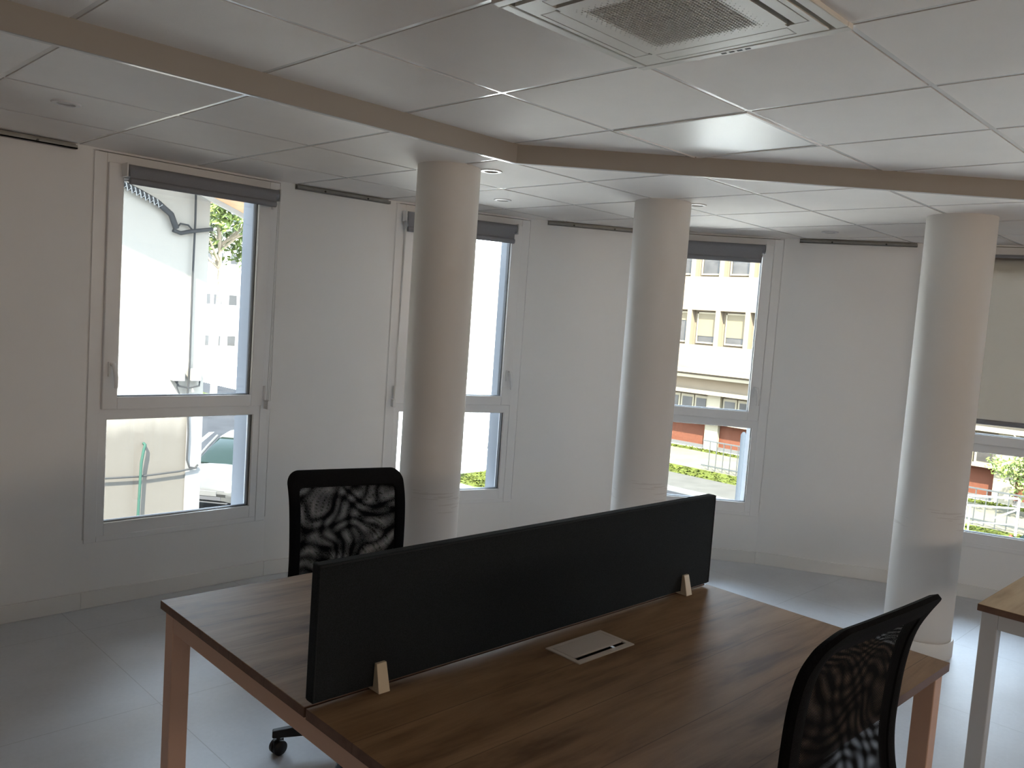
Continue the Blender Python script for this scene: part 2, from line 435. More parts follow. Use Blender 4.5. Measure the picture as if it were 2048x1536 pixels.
# ---- ceiling: clipped tiles and bars on a 60 cm grid
def clip(poly, a, b, c):
    """keep a*x + b*y <= c"""
    out = []
    for i in range(len(poly)):
        p, q = poly[i], poly[(i+1) % len(poly)]
        fp, fq = a*p[0]+b*p[1]-c, a*q[0]+b*q[1]-c
        if fp <= 0: out.append(p)
        if (fp < 0 < fq) or (fq < 0 < fp):
            t = fp/(fp-fq); out.append((p[0]+(q[0]-p[0])*t, p[1]+(q[1]-p[1])*t))
    return out
HP = []
for i in range(len(PW)-1):
    p, q = PW[i], PW[i+1]; dx, dy = q[0]-p[0], q[1]-p[1]; l = math.hypot(dx, dy)
    n = (-dy/l, dx/l); HP.append((n[0], n[1], n[0]*p[0]+n[1]*p[1]+.01))
HP += [(-1,0,-XL), (0,-1,-YB_)]
def room_clip(poly):
    for h in HP:
        poly = clip(poly, *h)
        if len(poly) < 3: return []
    return poly
def regions(poly, lower):
    """the pieces of a polygon under the upper or the lower ceiling"""
    poly = room_clip(poly)
    if len(poly) < 3: return []
    if not lower:
        r = clip(clip(poly, 0, 1, SOF), 1, 1, DIA) if len(clip(poly, 0, 1, SOF)) > 2 else []
        return [r] if len(r) > 2 else []
    a = clip(poly, 0, -1, -SOF-.0135)
    b = clip(poly, 0, 1, SOF+.0135)
    b = clip(b, -1, -1, -DIA-.0135*math.sqrt(2)) if len(b) > 2 else []
    return [r for r in (a, b) if len(r) > 2]
UX, UY, PU = 1.420, 2.150, .605
LX, LY, PL = 1.378, 3.301, .594
def ceiling(lower):
    ox, oy, p, z = (LX, LY, PL, ZL) if lower else (UX, UY, PU, ZU)
    tb, gb = MB(), MB()
    g = .0100
    for i in range(-14, 11):
        for j in range(-4, 16):
            if not lower and (i, j) in ((0,1), (2,0)): continue        # cassette and light panel
            x0, x1 = ox+i*p+g, ox+(i+1)*p-g; y1, y0 = oy-j*p-g, oy-(j+1)*p+g
            for r in regions([(x0,y0),(x1,y0),(x1,y1),(x0,y1)], lower):
                tb.prism(r, z, z+.016)
    w = .0075
    for i in range(-14, 12):
        x = ox+i*p
        for r in regions([(x-w,-6),(x+w,-6),(x+w,4.5),(x-w,4.5)], lower): gb.prism(r, z+.0020, z+.03)
    for j in range(-4, 17):
        y = oy-j*p
        for r in regions([(-6,y-w),(7,y-w),(7,y+w),(-6,y+w)], lower): gb.prism(r, z+.0022, z+.03)
    return tb, gb
tU, gU = ceiling(False); tL, gL = ceiling(True)
tag(tU.build('ceiling', M['tile']), 'raised middle ceiling of square white tiles', kind='structure')
tag(tL.build('ceiling.001', M['tile']), 'lower border ceiling of square white tiles along the windows', kind='structure')
tag(gU.build('trim_1', M['tbar']), 'white metal grid bars of the middle ceiling', kind='structure')
tag(gL.build('trim_2', M['tbar']), 'white metal grid bars of the border ceiling', kind='structure')
cx, cyy = DIA-SOF, SOF
xe = 6.42; 
def band(d0, d1):
    """strip along the soffit between offsets d0 and d1 (towards the windows)"""
    k = math.sqrt(2)
    c0 = (DIA+d0*k-(SOF+d0), SOF+d0); c1 = (DIA+d1*k-(SOF+d1), SOF+d1)
    return [[(XL,SOF+d0), c0, c1, (XL,SOF+d1)], [c0, (xe, DIA+d0*k-xe), (xe, DIA+d1*k-xe), c1]]
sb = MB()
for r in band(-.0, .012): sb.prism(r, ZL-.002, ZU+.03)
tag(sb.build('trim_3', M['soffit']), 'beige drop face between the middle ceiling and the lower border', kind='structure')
lb = MB()
for r in band(.0121, .030): lb.prism(r, ZL-.002, ZL+.012)
tag(lb.build('trim_4', M['tbar']), 'white metal angle along the lower edge of the ceiling drop', kind='structure')

# ------------------------------------------------------------------ windows
def facet_matrix(i):
    a, b = Vector(PW[i]), Vector(PW[i+1]); d = b-a
    return a, d.length, math.atan2(d.y, d.x)
def make_window(i, n, mirror):
    a, w, ang = facet_matrix(i)
    nm = 'window_%d' % n if n else 'window_9'
    lab = {1:'leftmost white window with its roller blind rolled up and a wall and car outside', 2:'white window half hidden behind the first column', 3:'white window right of the second column with a beige building outside', 4:'white window at the right edge behind a lowered blind'}.get(n)
    t = empty(nm, (a.x, a.y, 0), ang, lab, None, None, 'structure')
    mx = (lambda x: w-x) if mirror else (lambda x: x)
    S = lambda x0, x1: (min(mx(x0), mx(x1)), max(mx(x0), mx(x1)))
    # cover strip on the wall round the frame, then the fixed frame
    f = MB()
    f.frame(.006, w-.006, SILL-.02, HEAD-.004, (.061,.061,.03,.05), -.006, 0)
    f.box(0, .03, .002, .07, SILL, HEAD); f.box(w-.03, w, .002, .07, SILL, HEAD)
    f.frame(.02, w-.02, SILL, HEAD-.01, (.085,.085,.075,.075), 0, .075)
    f.box(.1, w-.1, 0, .075, .975, 1.06)
    f.box(.0, w, .075, TH+.03, SILL-.03, SILL+.005)
    f.box(.0, w, .075, TH-.02, HEAD-.03, HEAD)
    f.build('window_frame', M['pvc'], t, bevel=.003)
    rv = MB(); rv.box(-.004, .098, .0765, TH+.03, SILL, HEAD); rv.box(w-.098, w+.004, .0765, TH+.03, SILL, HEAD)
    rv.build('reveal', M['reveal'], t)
    # opening sash over the fixed frame
    x0, x1 = S(.072, w-.062)
    s = MB().frame(x0, x1, 1.030, 2.272, (.073,.073,.064,.075), -.022, .05)
    so = s.build('sash', M['pvc'], t, bevel=.004)
    g = MB()
    g.frame(x0+.070, x1-.070, 1.091, 2.200, (.006,)*4, .004, .045)
    g.frame(.103, w-.103, .432, .978, (.006,)*4, .02, .06)
    g.build('gasket', M['gasket'], t)
    MB().box(x0+.06, x1-.06, .022, .028, 1.08, 2.21).build('pane', M['glass'], t)
    MB().box(.09, w-.09, .038, .044, .42, .99).build('pane', M['glass'], t)
    # handle and hinges
    hx = mx(.108)
    h = MB()
    h.box(hx-.014, hx+.014, -.034, -.022, 1.20, 1.275)
    h.tube([(hx,-.03,1.262),(hx,-.062,1.262)], .009, 10)
    h.tube([(hx,-.058,1.268),(hx+.004,-.066,1.25),(hx+.012,-.066,1.20),(hx+.014,-.064,1.145)], [.011,.011,.010,.008], 10)
    h.build('handle', M['pvc'], so, smooth=True)
    ox = mx(w-.055)
    for z in (1.06, 2.16): MB().tube([(ox,-.026,z),(ox,-.026,z+.085)], .008, 10).build('hinge', M['pvc'], so, smooth=True)
    return t, w
WT = {}
hid = 9
for i, n in WIN.items():
    if n: WT[n] = make_window(i, n, mirror=(n != 1))
    else:
        # windows beyond the frame of the photo: the same frame and panes
        a, w, ang = facet_matrix(i)
        t = empty('window_%d' % hid, (a.x,a.y,0), ang, None, None, None, 'structure'); hid += 1
        f = MB().frame(.02, w-.02, SILL, HEAD-.01, (.11,.11,.075,.09), 0, .075); f.box(.1, w-.1, 0, .075, .975, 1.08)
        f.build('window_frame', M['pvc'], t)
        MB().box(.1, w-.1, .03, .036, .42, 2.24).build('pane', M['glass'], t)

for (x0, x1) in FILL_WIN:  # made-up window, unseen, lets warm fill light into the room
    t = empty('window_%d' % hid, (x0,YB_,0), 0, None, None, None, 'structure'); hid += 1
    f = MB().frame(0, x1-x0, BZ0, BZ1, (.03,)*4, -.12, -.05)
    f.build('window_frame', M['pvc'], t)
    MB().box(.03, x1-x0-.03, -.09, -.084, BZ0+.03, BZ1-.03).build('pane', M['fill_glass'], t)

# roller blinds hanging from the window heads
BG = 'roller blinds at the windows'
def blind(n, label, drop, cord_left):
    i = [k for k, v in WIN.items() if v == n][0]
    a, w, ang = facet_matrix(i)
    t = empty('roller_blind', (a.x, a.y, 0), ang, label, 'blind', BG)
    x0, x1 = .135, w-.045
    y = -.062; zr = 2.238
    if cord_left: x0, x1 = w-x1, w-x0
    r = .030 if drop < .2 else .024
    m = MB(); m.tube([(x0+.008,y,zr),(x1-.008,y,zr)], r, 20)
    m.build('roller', M['blind'], t, smooth=True)
    for x in (x0, x1): MB().box(x-.004, x+.004, y-.03, -.0225, zr-.034, zr+.034).build('bracket', M['cord'], t, bevel=.002)
    zb = 2.202-drop-.018
    fx0, fx1 = x0+.012, x1-.03
    MB().box(fx0, fx1, y-r-.0006, y-r+.0006, zb, zr).build('cloth', M['screen'] if drop > .2 else M['blind'], t)
    MB().tube([(fx0,y-r+.002,zb),(fx1,y-r+.002,zb)], .0165, 14).build('bottom_bar', M['blind'], t, smooth=True)
    cx_ = x0+.004 if cord_left else x1-.001
    zl = 1.035
    c = MB(); pts = [(cx_, y-.024, zr), (cx_-.006, y-.024, 1.7), (cx_-.012, y-.02, zl+.03)]
    c.tube(pts, .0024, 8); c.tube([(p[0]+.007, p[1]+.03, p[2]) for p in pts], .0024, 8)
    co = c.build('cord', M['cord'], t, smooth=True)
    MB().box(cx_-.022, cx_-.004, y-.03, y+.02, zl-.02, zl+.03).build('cord_guide', M['cord'], co, bevel=.003)
    return t
blind(1, 'charcoal roller blind rolled up above the leftmost window', .0, False)
blind(2, 'grey roller blind rolled up at the window behind the first column', .03, True)
blind(3, 'grey roller blind rolled up at the window right of the second column', .03, True)
blind(4, 'taupe see-through roller blind pulled halfway down the window at the right edge', 1.0, True)

# grey rails along the ceiling between the windows
RG = 'grey rails between the windows'
def rail(i, m0, m1, label):
    a, w, ang = facet_matrix(i)
    t = empty('metal_rail', (a.x, a.y, 0), ang, label, 'rail', RG)
    b = MB(); b.box(m0, w-m1, -.034, -.001, ZL-.030, ZL-.024); b.box(m0, w-m1, -.006, -.001, ZL-.030, ZL-.002); b.box(m0, w-m1, -.034, -.029, ZL-.030, ZL-.012)
    b.build('channel', M['alu'], t)
    for k in (.28, .74):
        x = m0+(w-m0-m1)*k; MB().tube([(x,-.037,ZL-.021),(x,-.033,ZL-.021)], .006, 10).build('screw', M['dark_metal'], t)
rail(0, 3.30, .08, 'thin grey metal rail under the ceiling at the left edge of the picture')
rail(2, .09, .06, 'thin grey metal rail between the leftmost window and the first column')
rail(4, .12, .06, 'thin grey metal rail between the first and second columns')
rail(6, .10, .06, 'thin grey metal rail left of the third column')

# ------------------------------------------------------------------ columns
CG = 'white round columns'
def column(x, y, r, label):
    t = empty('column', (x, y, 0), 0, label, 'column', CG)
    MB().lathe([(r,.0),(r,ZL+.01)], 64).build('shaft', M['column'], t, smooth=True)
    MB().lathe([(r+.001,0),(r+.013,0),(r+.013,.082),(r+.008,.088),(r+.001,.088)], 64, cap=False).build('base_ring', M['skirt'], t, smooth=True)
column(2.598, 3.087, .150, 'white round column with scuff marks behind the mesh chair')
column(3.843, 2.729, .154, 'white round column rising behind the dark desk screen')
column(4.773, 1.485, .170, 'white round column at the right, its base showing beyond the desk')

# ------------------------------------------------------------------ ceiling cassette
def cassette():
    x0, y0 = UX, UY-2*PU
    t = empty('air_conditioner', (x0+PU/2, y0+PU/2, ZU), 0, 'square white air conditioning cassette with a perforated centre in the ceiling', 'air conditioner')
    h = PU/2+.012
    # outer rim
    f = MB()
    def sq(hh, z0, z1, w):
        f.box(-hh,-hh+w,-hh,hh,z0,z1); f.box(hh-w,hh,-hh,hh,z0,z1); f.box(-hh+w,hh-w,-hh,-hh+w,z0,z1); f.box(-hh+w,hh-w,hh-w,hh,z0,z1)
    sq(h, -.012, .04, .030)
    f.build('rim', M['ac'], t, bevel=.003)
    g = MB().box(-h+.028, h-.028, -h+.028, h-.028, .012, .04)
    g.build('recess', M['ac_gap'], t)
    ih = h-.042
    p = MB()
    gh = .185                                   # half size of the perforated field
    # face: border plates leaving four flap openings and the grille field
    fl = .20; fw_ = .052; fo = ih-.014
    def plate(a,b,c,d): p.box(a,b,c,d,-.014,.008)
    plate(-ih,ih,fo,ih); plate(-ih,ih,-ih,-fo); plate(-ih,-fo,-fo,fo); plate(fo,ih,-fo,fo)
    for sx in (-1,1):
        for sy_ in (-1,1):
            a = sorted((sx*fl, sx*fo)); b = sorted((sy_*fl, sy_*fo)); plate(a[0],a[1],b[0],b[1])
    q = fo-fw_
    for s in (-1,1):
        a = sorted((s*gh, s*q)); plate(a[0],a[1],-fl,fl)
        plate(-gh,gh,a[0],a[1])
        plate(*sorted((s*q, s*fo)), fl-.004, fl); plate(*sorted((s*q, s*fo)), -fl, -fl+.004)
        plate(fl-.004, fl, *sorted((s*q, s*fo))); plate(-fl, -fl+.004, *sorted((s*q, s*fo)))
    p.build('face_plate', M['ac'], t)
    # perforated grille: square holes that shrink near its rim
    gr = MB(); n = 38; st = 2*gh/n
    for i in range(n):
        for j in range(n):
            cx0, cy0 = -gh+(i+.5)*st, -gh+(j+.5)*st
            e = min(i, j, n-1-i, n-1-j)
            k = {0:0, 1:.26, 2:.36, 3:.52}.get(e, .87)
            if e in (1, 2) and (i+j) % 2: k = 0
            hs, hh = st/2, st/2*k
            o_ = [(-hs,-hs),(hs,-hs),(hs,hs),(-hs,hs)]
            if k == 0:
                gr.add([(cx0+x,cy0+y,-.014) for x,y in o_], [(0,1,2,3)]); continue
            vs = [(cx0+x,cy0+y,-.014) for x,y in o_] + [(cx0+x*hh/hs,cy0+y*hh/hs,-.014) for x,y in o_] + [(cx0+x*hh/hs,cy0+y*hh/hs,-.009) for x,y in o_]
            gr.add(vs, [(a_,(a_+1)%4,4+(a_+1)%4,4+a_) for a_ in range(4)] + [(4+a_,4+(a_+1)%4,8+(a_+1)%4,8+a_) for a_ in range(4)])
    gr.build('grille', M['ac'], t)
    MB().box(-gh,gh,-gh,gh,.002,.008).build('filter', M['filter'], t)
    # four flaps, two of them tilted open
    for k, tilt in ((0,0),(1,1),(2,1),(3,0)):
        # two sides stand open: a dark slot shows along the inner edge of the flap
        g0 = .016 if tilt else .003
        v = MB().box(-fl+.006, fl-.006, -fw_/2+.003, fw_/2-g0, -.002, .002)
        rz = {0:PI/2, 1:0, 2:-PI/2, 3:PI}[k]
        d = q+fw_/2
        c = {0:(d,0), 1:(0,-d), 2:(-d,0), 3:(0,d)}[k]
        v.build('flap', M['ac'], t, loc=(c[0], c[1], -.012), rot=(0, 0, rz), bevel=.001)
    # small row of indicator marks on the rim nearest the window side
    mk = MB()
    for k in range(4): mk.box(h-.019, h-.011, .03+k*.024-.075, .03+k*.024-.060, -.0128, -.0118)
    mk.build('indicator', M['ac_gap'], t)
cassette()

# flat light panel filling one ceiling square
lp = empty('light_panel', (UX+2.5*PU, UY-.5*PU, ZU), 0, 'flat square light panel set into the ceiling above the drop, switched off', 'ceiling light')
h = PU/2-.008
f = MB()
f.box(-h,h,-h,-h+.012,-.004,.02); f.box(-h,h,h-.012,h,-.004,.02); f.box(-h,-h+.012,-h+.012,h-.012,-.004,.02); f.box(h-.012,h,-h+.012,h-.012,-.004,.02)
f.build('frame', M['tbar'], lp)
MB().box(-h+.012,h-.012,-h+.012,h-.012,.001,.018).build('diffuser', M['panel'], lp)

DG = 'round ceiling spotlights'
def spot(x, y, label):
    t = empty('ceiling_spotlight', (x, y, ZL), 0, label, 'spotlight', DG)
    MB().lathe([(.031,-.001),(.034,-.006),(.050,-.005),(.053,0.0),(.031,.002)], 36, cap=False).build('ring', M['spot'], t, smooth=True)
    MB().lathe([(.001,.0015),(.032,.0015),(.032,.004),(.001,.004)], 30).build('lens', M['spot_lens'], t, smooth=True)
k = .99
spot(1.059*k, 3.546*k, 'round recessed spotlight in the ceiling near the left edge')
spot(2.775*k, 2.985*k, 'round recessed spotlight peeping out beside the top of the first column')
spot(3.489*k, 3.637*k, 'round recessed spotlight above the window behind the first column')
spot(4.01*k, 2.62*k, 'round recessed spotlight peeping out beside the top of the second column')
spot(5.272*k, 2.423*k, 'round recessed spotlight near the rail left of the third column')

# ------------------------------------------------------------------ bench desk
DX, DY, DPH = .9871, 1.5529, -.0181
BW, DB, DF = 1.6112, .8268, .8197
TZ = .74; TT = .025
bench = empty('bench_desk', (DX, DY, 0), DPH, 'large double bench desk with dark oak tops on brown legs', 'desk')
def tabletop(x0, x1, y0, y1, parent, mtop):
    b = MB(); b.cur = 0
    b.box(x0, x1, y0, y1, TZ-TT, TZ)
    o = b.build('tabletop', [mtop, M['edge']], parent, bevel=.0012, seg=1)
    for p in o.data.polygons:
        if abs(p.normal.z) < .5: p.material_index = 1
    return o
tabletop(0, BW, .004, DB, bench, M['tabletop'])
# front top with an opening for the cable port
px0, px1, py0, py1 = .705, .925, -.195, -.085
ft = MB(); y0, y1 = -DF, -.004
for (a, b_, c, d) in ((0,px0,y0,y1),(px1,BW,y0,y1),(px0,px1,y0,py0),(px0,px1,py1,y1)): pass
vs = [(0,y0),(BW,y0),(BW,y1),(0,y1),(px0,py0),(px1,py0),(px1,py1),(px0,py1)]
V3 = [(x,y,TZ) for x,y in vs] + [(x,y,TZ-TT) for x,y in vs]
F = []
for a in range(4):
    b_ = (a+1) % 4
    F += [(a,b_,4+b_,4+a), (8+a,12+a,12+b_,8+b_), (a,8+a,8+b_,b_), (4+a,4+b_,12+b_,12+a)]
ft.add(V3, F)
o = ft.build('tabletop', [M['tabletop'], M['edge']], bench)
for p in o.data.polygons:
    if abs(p.normal.z) < .5: p.material_index = 1
LW = .055
for (x, y) in ((.012, DB-.012-LW), (.012, -DF+.012), (BW-.012-LW, DB-.012-LW), (BW-.012-LW, -DF+.012)):
    MB().box(x, x+LW, y, y+LW, .004, TZ-TT).build('leg', M['bench_frame'], bench, bevel=.003)
for x in (.012, BW-.012-LW):
    MB().box(x, x+LW, -DF+.012+LW, DB-.012-LW, TZ-TT-.055, TZ-TT).build('side_rail', M['bench_frame'], bench, bevel=.003)
for y in (-.42, .40):
    MB().box(.012+LW, BW-.012-LW, y, y+.03, TZ-TT-.05, TZ-TT).build('cross_rail', M['bench_frame'], bench, bevel=.002)
for (x, y) in ((.012, DB-.012-LW), (.012, -DF+.012), (BW-.012-LW, DB-.012-LW), (BW-.012-LW, -DF+.012)):
    MB().lathe([(.018,0),(.018,.004)], 16).build('foot', M['plastic'], bench, loc=(x+LW/2, y+LW/2, 0))
# cable port: rim, lid, dark slot
cp_ = MB()
cp_.box(px0-.008,px1+.008,py0-.008,py0+.010,TZ-.002,TZ+.003); cp_.box(px0-.008,px1+.008,py1-.006,py1+.008,TZ-.002,TZ+.003)
cp_.box(px0-.008,px0+.006,py0+.010,py1-.006,TZ-.002,TZ+.003); cp_.box(px1-.006,px1+.008,py0+.010,py1-.006,TZ-.002,TZ+.003)
po = cp_.build('cable_port', M['port'], bench, bevel=.001)
MB().box(px0+.0075,px1-.0075,py0+.026,py1-.0075,TZ-.001,TZ+.0032).build('lid', M['port'], po, bevel=.001)
MB().box(px0+.001,px1-.001,py0+.001,py1-.001,TZ-.06,TZ-.03).build('socket_tray', M['black'], po)

# screen standing on the gap between the two tops
scr = empty('desk_screen', (DX, DY, TZ), DPH, 'long charcoal fabric screen clipped along the middle of the bench desk', 'desk screen')
SX0, SX1, SH0, SH1, ST = .008, BW-.008, .010, .328, .015
MB().box(SX0, SX1, -ST, ST, SH0, SH1).build('panel', M['felt'], scr, bevel=.005, seg=3)
pt = MB()
for y in (-ST, ST):
    pt.tube([(SX0+.003,y,SH0+.004),(SX0+.003,y,SH1-.003),(SX1-.003,y,SH1-.003),(SX1-.003,y,SH0+.004)], .0022, 6)
pt.build('piping', M['felt_edge'], scr)
for x in (.185, 1.445):
    c = MB()
    for s in (-1, 1):
        ya, yb, yc = s*(ST+.0005), s*(ST+.028), s*(ST+.010)
        vs = [(x-.016,ya,.001),(x+.016,ya,.001),(x+.016,yb,.001),(x-.016,yb,.001),(x-.014,ya,.068),(x+.014,ya,.068),(x+.014,yc,.068),(x-.014,yc,.068)]
        c.add(vs, [(3,2,1,0),(4,5,6,7),(0,1,5,4),(1,2,6,5),(2,3,7,6),(3,0,4,7)])
    c.box(x-.016, x+.016, -ST, ST, .001, SH0-.001)
    c.build('clip', M['clip'], scr, bevel=.0015)

# ------------------------------------------------------------------ second desk at the right edge
d2 = empty('desk', (3.283, .828, 0), -.010, 'desk with a light oak top on a pale grey leg at the right edge', 'desk')
tabletop(0, 1.6, -.8, 0, d2, M['tabletop2'])
for (x, y) in ((.012,-.012-LW),(.012,-.8+.012),(1.6-.012-LW,-.012-LW),(1.6-.012-LW,-.8+.012)):
    MB().box(x, x+LW, y, y+LW, .0, TZ-TT).build('leg', M['desk_frame'], d2, bevel=.003)
for x in (.012, 1.6-.012-LW):
    MB().box(x, x+LW, -.8+.012+LW, -.012-LW, TZ-TT-.055, TZ-TT).build('side_rail', M['desk_frame'], d2, bevel=.003)
for y in (-.2, -.63):
    MB().box(.012+LW, 1.6-.012-LW, y, y+.03, TZ-TT-.05, TZ-TT).build('cross_rail', M['desk_frame'], d2)

# ------------------------------------------------------------------ chairs
def prof(v):
    """how far the back leans away from the sitter at height v above its lower edge"""
    pts = [(-.02,.045),(.0,.04),(.08,.012),(.16,.0),(.26,.002),(.34,.010),(.40,.024),(.45,.048),(.49,.074),(.52,.088)]
    v = max(pts[0][0], min(pts[-1][0], v))
    n = len(pts)
    for k in range(n-1):
        (a, fa), (b, fb) = pts[k], pts[k+1]
        if a <= v <= b:
            ma = (fb-pts[max(k-1,0)][1])/(b-pts[max(k-1,0)][0]); q = min(k+2, n-1); mb = (pts[q][1]-fa)/(pts[q][0]-a)
            h = b-a; t = (v-a)/h
            return (2*t**3-3*t*t+1)*fa + (t**3-2*t*t+t)*h*ma + (-2*t**3+3*t*t)*fb + (t**3-t*t)*h*mb
    return 0
BH = .50
def rr_outline(hw, z0, z1, r, n=10, per=16):
    """rounded rectangle outline with points along its sides"""
    pts = []
    cs = [((hw-r, z1-r), 0), ((-hw+r, z1-r), PI/2), ((-hw+r, z0+r), PI), ((hw-r, z0+r), 3*PI/2)]
    for q in range(4):
        (cx_, cz), a0 = cs[q]
        for k in range(n+1):
            a = a0+PI/2*k/n; pts.append((cx_+r*math.cos(a), cz+r*math.sin(a)))
        (nx, nz), na = cs[(q+1) % 4]
        p = pts[-1]; e = (nx+r*math.cos(na), nz+r*math.sin(na))
        for k in range(1, per): pts.append((p[0]+(e[0]-p[0])*k/per, p[1]+(e[1]-p[1])*k/per))
    return pts
def make_chair(loc, rz, lift, label):
    t = empty('office_chair', (*loc, 0), rz, label, 'chair', 'black mesh office chairs')
    SZ = .46+lift
    # five legs with castors
    for k in range(5):
        a = R(164)+2*PI*k/5
        d = Vector((math.cos(a), math.sin(a), 0)); s = Vector((-d.y, d.x, 0))
        l = MB(); vs = []
        for (dist, hw, zt, zb) in ((.03,.032,.135,.075),(.16,.024,.118,.075),(.265,.019,.098,.068),(.315,.017,.090,.066)):
            for (sx, z) in ((-hw*.7,zt),(hw*.7,zt),(hw,zb),(-hw,zb)):
                p = d*dist+s*sx; vs.append((p.x,p.y,z))
        fs = []
        for i in range(3):
            for j in range(4): fs.append((i*4+j, i*4+(j+1)%4, (i+1)*4+(j+1)%4, (i+1)*4+j))
        fs += [(3,2,1,0),(12,13,14,15)]
        l.add(vs, fs)
        lo = l.build('leg', M['plastic'], t, bevel=.004)
        c = MB(); cc = d*.292
        rot = Matrix.Rotation(a+.6, 4, 'Z')
        for sgn in (-1, 1):
            Mw = Matrix.Translation((cc.x, cc.y, .027)) @ rot @ Matrix.Translation((0, sgn*.012, 0)) @ Matrix.Rotation(PI/2, 4, 'X')
            c.lathe([(.004,-.010),(.022,-.010),(.027,-.006),(.027,.006),(.022,.010),(.004,.010)], 24, Mw)
        c.box(-.020,.020,-.004,.004,.024,.055, Matrix.Translation((cc.x,cc.y,0)) @ rot)
        c.tube([(cc.x,cc.y,.05),(cc.x,cc.y,.075)], .007, 10)
        c.build('castor', M['plastic'], lo, smooth=True)
    MB().lathe([(.045,.07),(.045,.135),(.034,.15),(.034,.165)], 28).build('hub', M['plastic'], t, smooth=True)
    MB().lathe([(.027,.16),(.027,.30),(.017,.302),(.017,SZ-.07)], 24).build('gas_lift', M['plastic'], t, smooth=True)
    m_ = MB(); m_.box(-.09,.09,-.10,.16,SZ-.085,SZ-.045); m_.tube([(.08,-.02,SZ-.065),(.26,-.03,SZ-.07)], .006, 10); m_.box(.23,.29,-.045,-.015,SZ-.074,SZ-.066)
    m_.build('mechanism', M['plastic'], t, bevel=.006)
    # seat cushion
    s = MB(); rows = []
    o1 = rr_outline(.235, -.225, .225, .08, 8, 8)
    vs = []; lev = [(.90,-.045),(.98,-.035),(1.0,-.01),(.985,.012),(.93,.026),(.80,.034),(.5,.036),(.2,.034)]
    for (kk, z) in lev: vs += [(x*kk, y*kk, SZ+z-(.018*max(0,-y/.225)**3 if z > 0 else 0)) for x, y in o1]
    n = len(o1)
    fs = [(i*n+j, i*n+(j+1)%n, (i+1)*n+(j+1)%n, (i+1)*n+j) for i in range(len(lev)-1) for j in range(n)]
    fs += [tuple(reversed(range(n))), tuple(range((len(lev)-1)*n, len(lev)*n))]
    s.add(vs, fs); s.build('seat', M['fabric'], t, smooth=True)
    # spine that carries the back
    ZB = SZ+.06; YB = .235
    sp_ = MB()
    path = [(0,.10,SZ-.065),(0,.24,SZ-.06),(0,.285,SZ-.01),(0,.30,ZB+.06)]
    for (p, q) in zip(path, path[1:]):
        pass
    sp_.tube(path[:3] + [(0,.29,ZB+.02)] + [(0, YB+prof(.12)+.03, ZB+.11)], [.03,.03,.028,.025,.018], 12)
    sp_.build('back_support', M['plastic'], t, smooth=True)
    # back frame: a padded band round a net
    HWD = .238
    oo = rr_outline(HWD, 0, BH, .050, 14, 30); ii = rr_outline(HWD-.044, .05, BH-.062, .018, 14, 30)
    fr = MB(); vs = []; n = len(oo); T = .014
    sec = [(0,.0),(.10,.8),(.5,1.0),(.90,.8),(1,.0),(.90,-.8),(.5,-1.0),(.10,-.8)]
    def back_pt(x, z, dy): return (x*(1-.04*(1-z/BH)), YB+prof(z)+.004*(1-(x/HWD)**2)+dy, ZB+z)
    for (ox_, oz), (ix, iz) in zip(oo, ii):
        for (kk, dy) in sec:
            vs.append(back_pt(ox_+(ix-ox_)*kk, oz+(iz-oz)*kk, dy*T))
    m = len(sec)
    fs = [(i*m+j, i*m+(j+1)%m, ((i+1)%n)*m+(j+1)%m, ((i+1)%n)*m+j) for i in range(n) for j in range(m)]
    fr.add(vs, fs); fr.build('back_frame', M['fabric'], t, smooth=True)
    for nm, mt, dy in (('net', M['netA'], -.006), ('net', M['netB'], .007)):
        g = MB(); nx, nz = 16, 40
        xs = [-HWD+.036+(2*HWD-.072)*i/nx for i in range(nx+1)]; zs = [.04+(BH-.092)*j/nz for j in range(nz+1)]
        g.add([back_pt(x, z, dy) for z in zs for x in xs], [(j*(nx+1)+i, j*(nx+1)+i+1, (j+1)*(nx+1)+i+1, (j+1)*(nx+1)+i) for j in range(nz) for i in range(nx)])
        g.build(nm, mt, t, smooth=True)
    return t
make_chair((1.789, 2.436), R(-14.8), -.021, 'black mesh-back office chair on the window side of the bench desk')
make_chair((1.724, .885), R(175.8), .098, 'black mesh-back office chair seen from behind in the foreground at the right')

# ------------------------------------------------------------------ outside: ground
G = -3.0
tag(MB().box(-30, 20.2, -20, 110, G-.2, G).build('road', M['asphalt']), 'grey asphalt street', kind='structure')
tag(MB().prism([(-3,4.7),(6.8,1.0),(6.8,-20),(16,-20),(16,6),(16,10),(19.5,16.5),(20.1,21.2),(28,22.8),(45,22.8),(45,43.5),(24,44.5),(14,26),(9.2,15),(7.5,14.5),(4.5,14.5),(4.5,8.3),(-3,8.3)], G-.1, G+.012).build('bounce_ground', M['concrete']), 'pale concrete ground added below the windows to bounce light up', kind='structure')  # unseen near part added pale to bounce daylight onto the ceiling
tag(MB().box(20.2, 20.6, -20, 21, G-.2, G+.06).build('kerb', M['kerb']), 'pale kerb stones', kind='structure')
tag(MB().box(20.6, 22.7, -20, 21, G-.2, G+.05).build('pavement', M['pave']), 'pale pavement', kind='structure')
tag(MB().box(24.3, 27.9, -20, 21, G-.2, G+.02).build('path', M['path']), 'sandy path before the school', kind='structure')
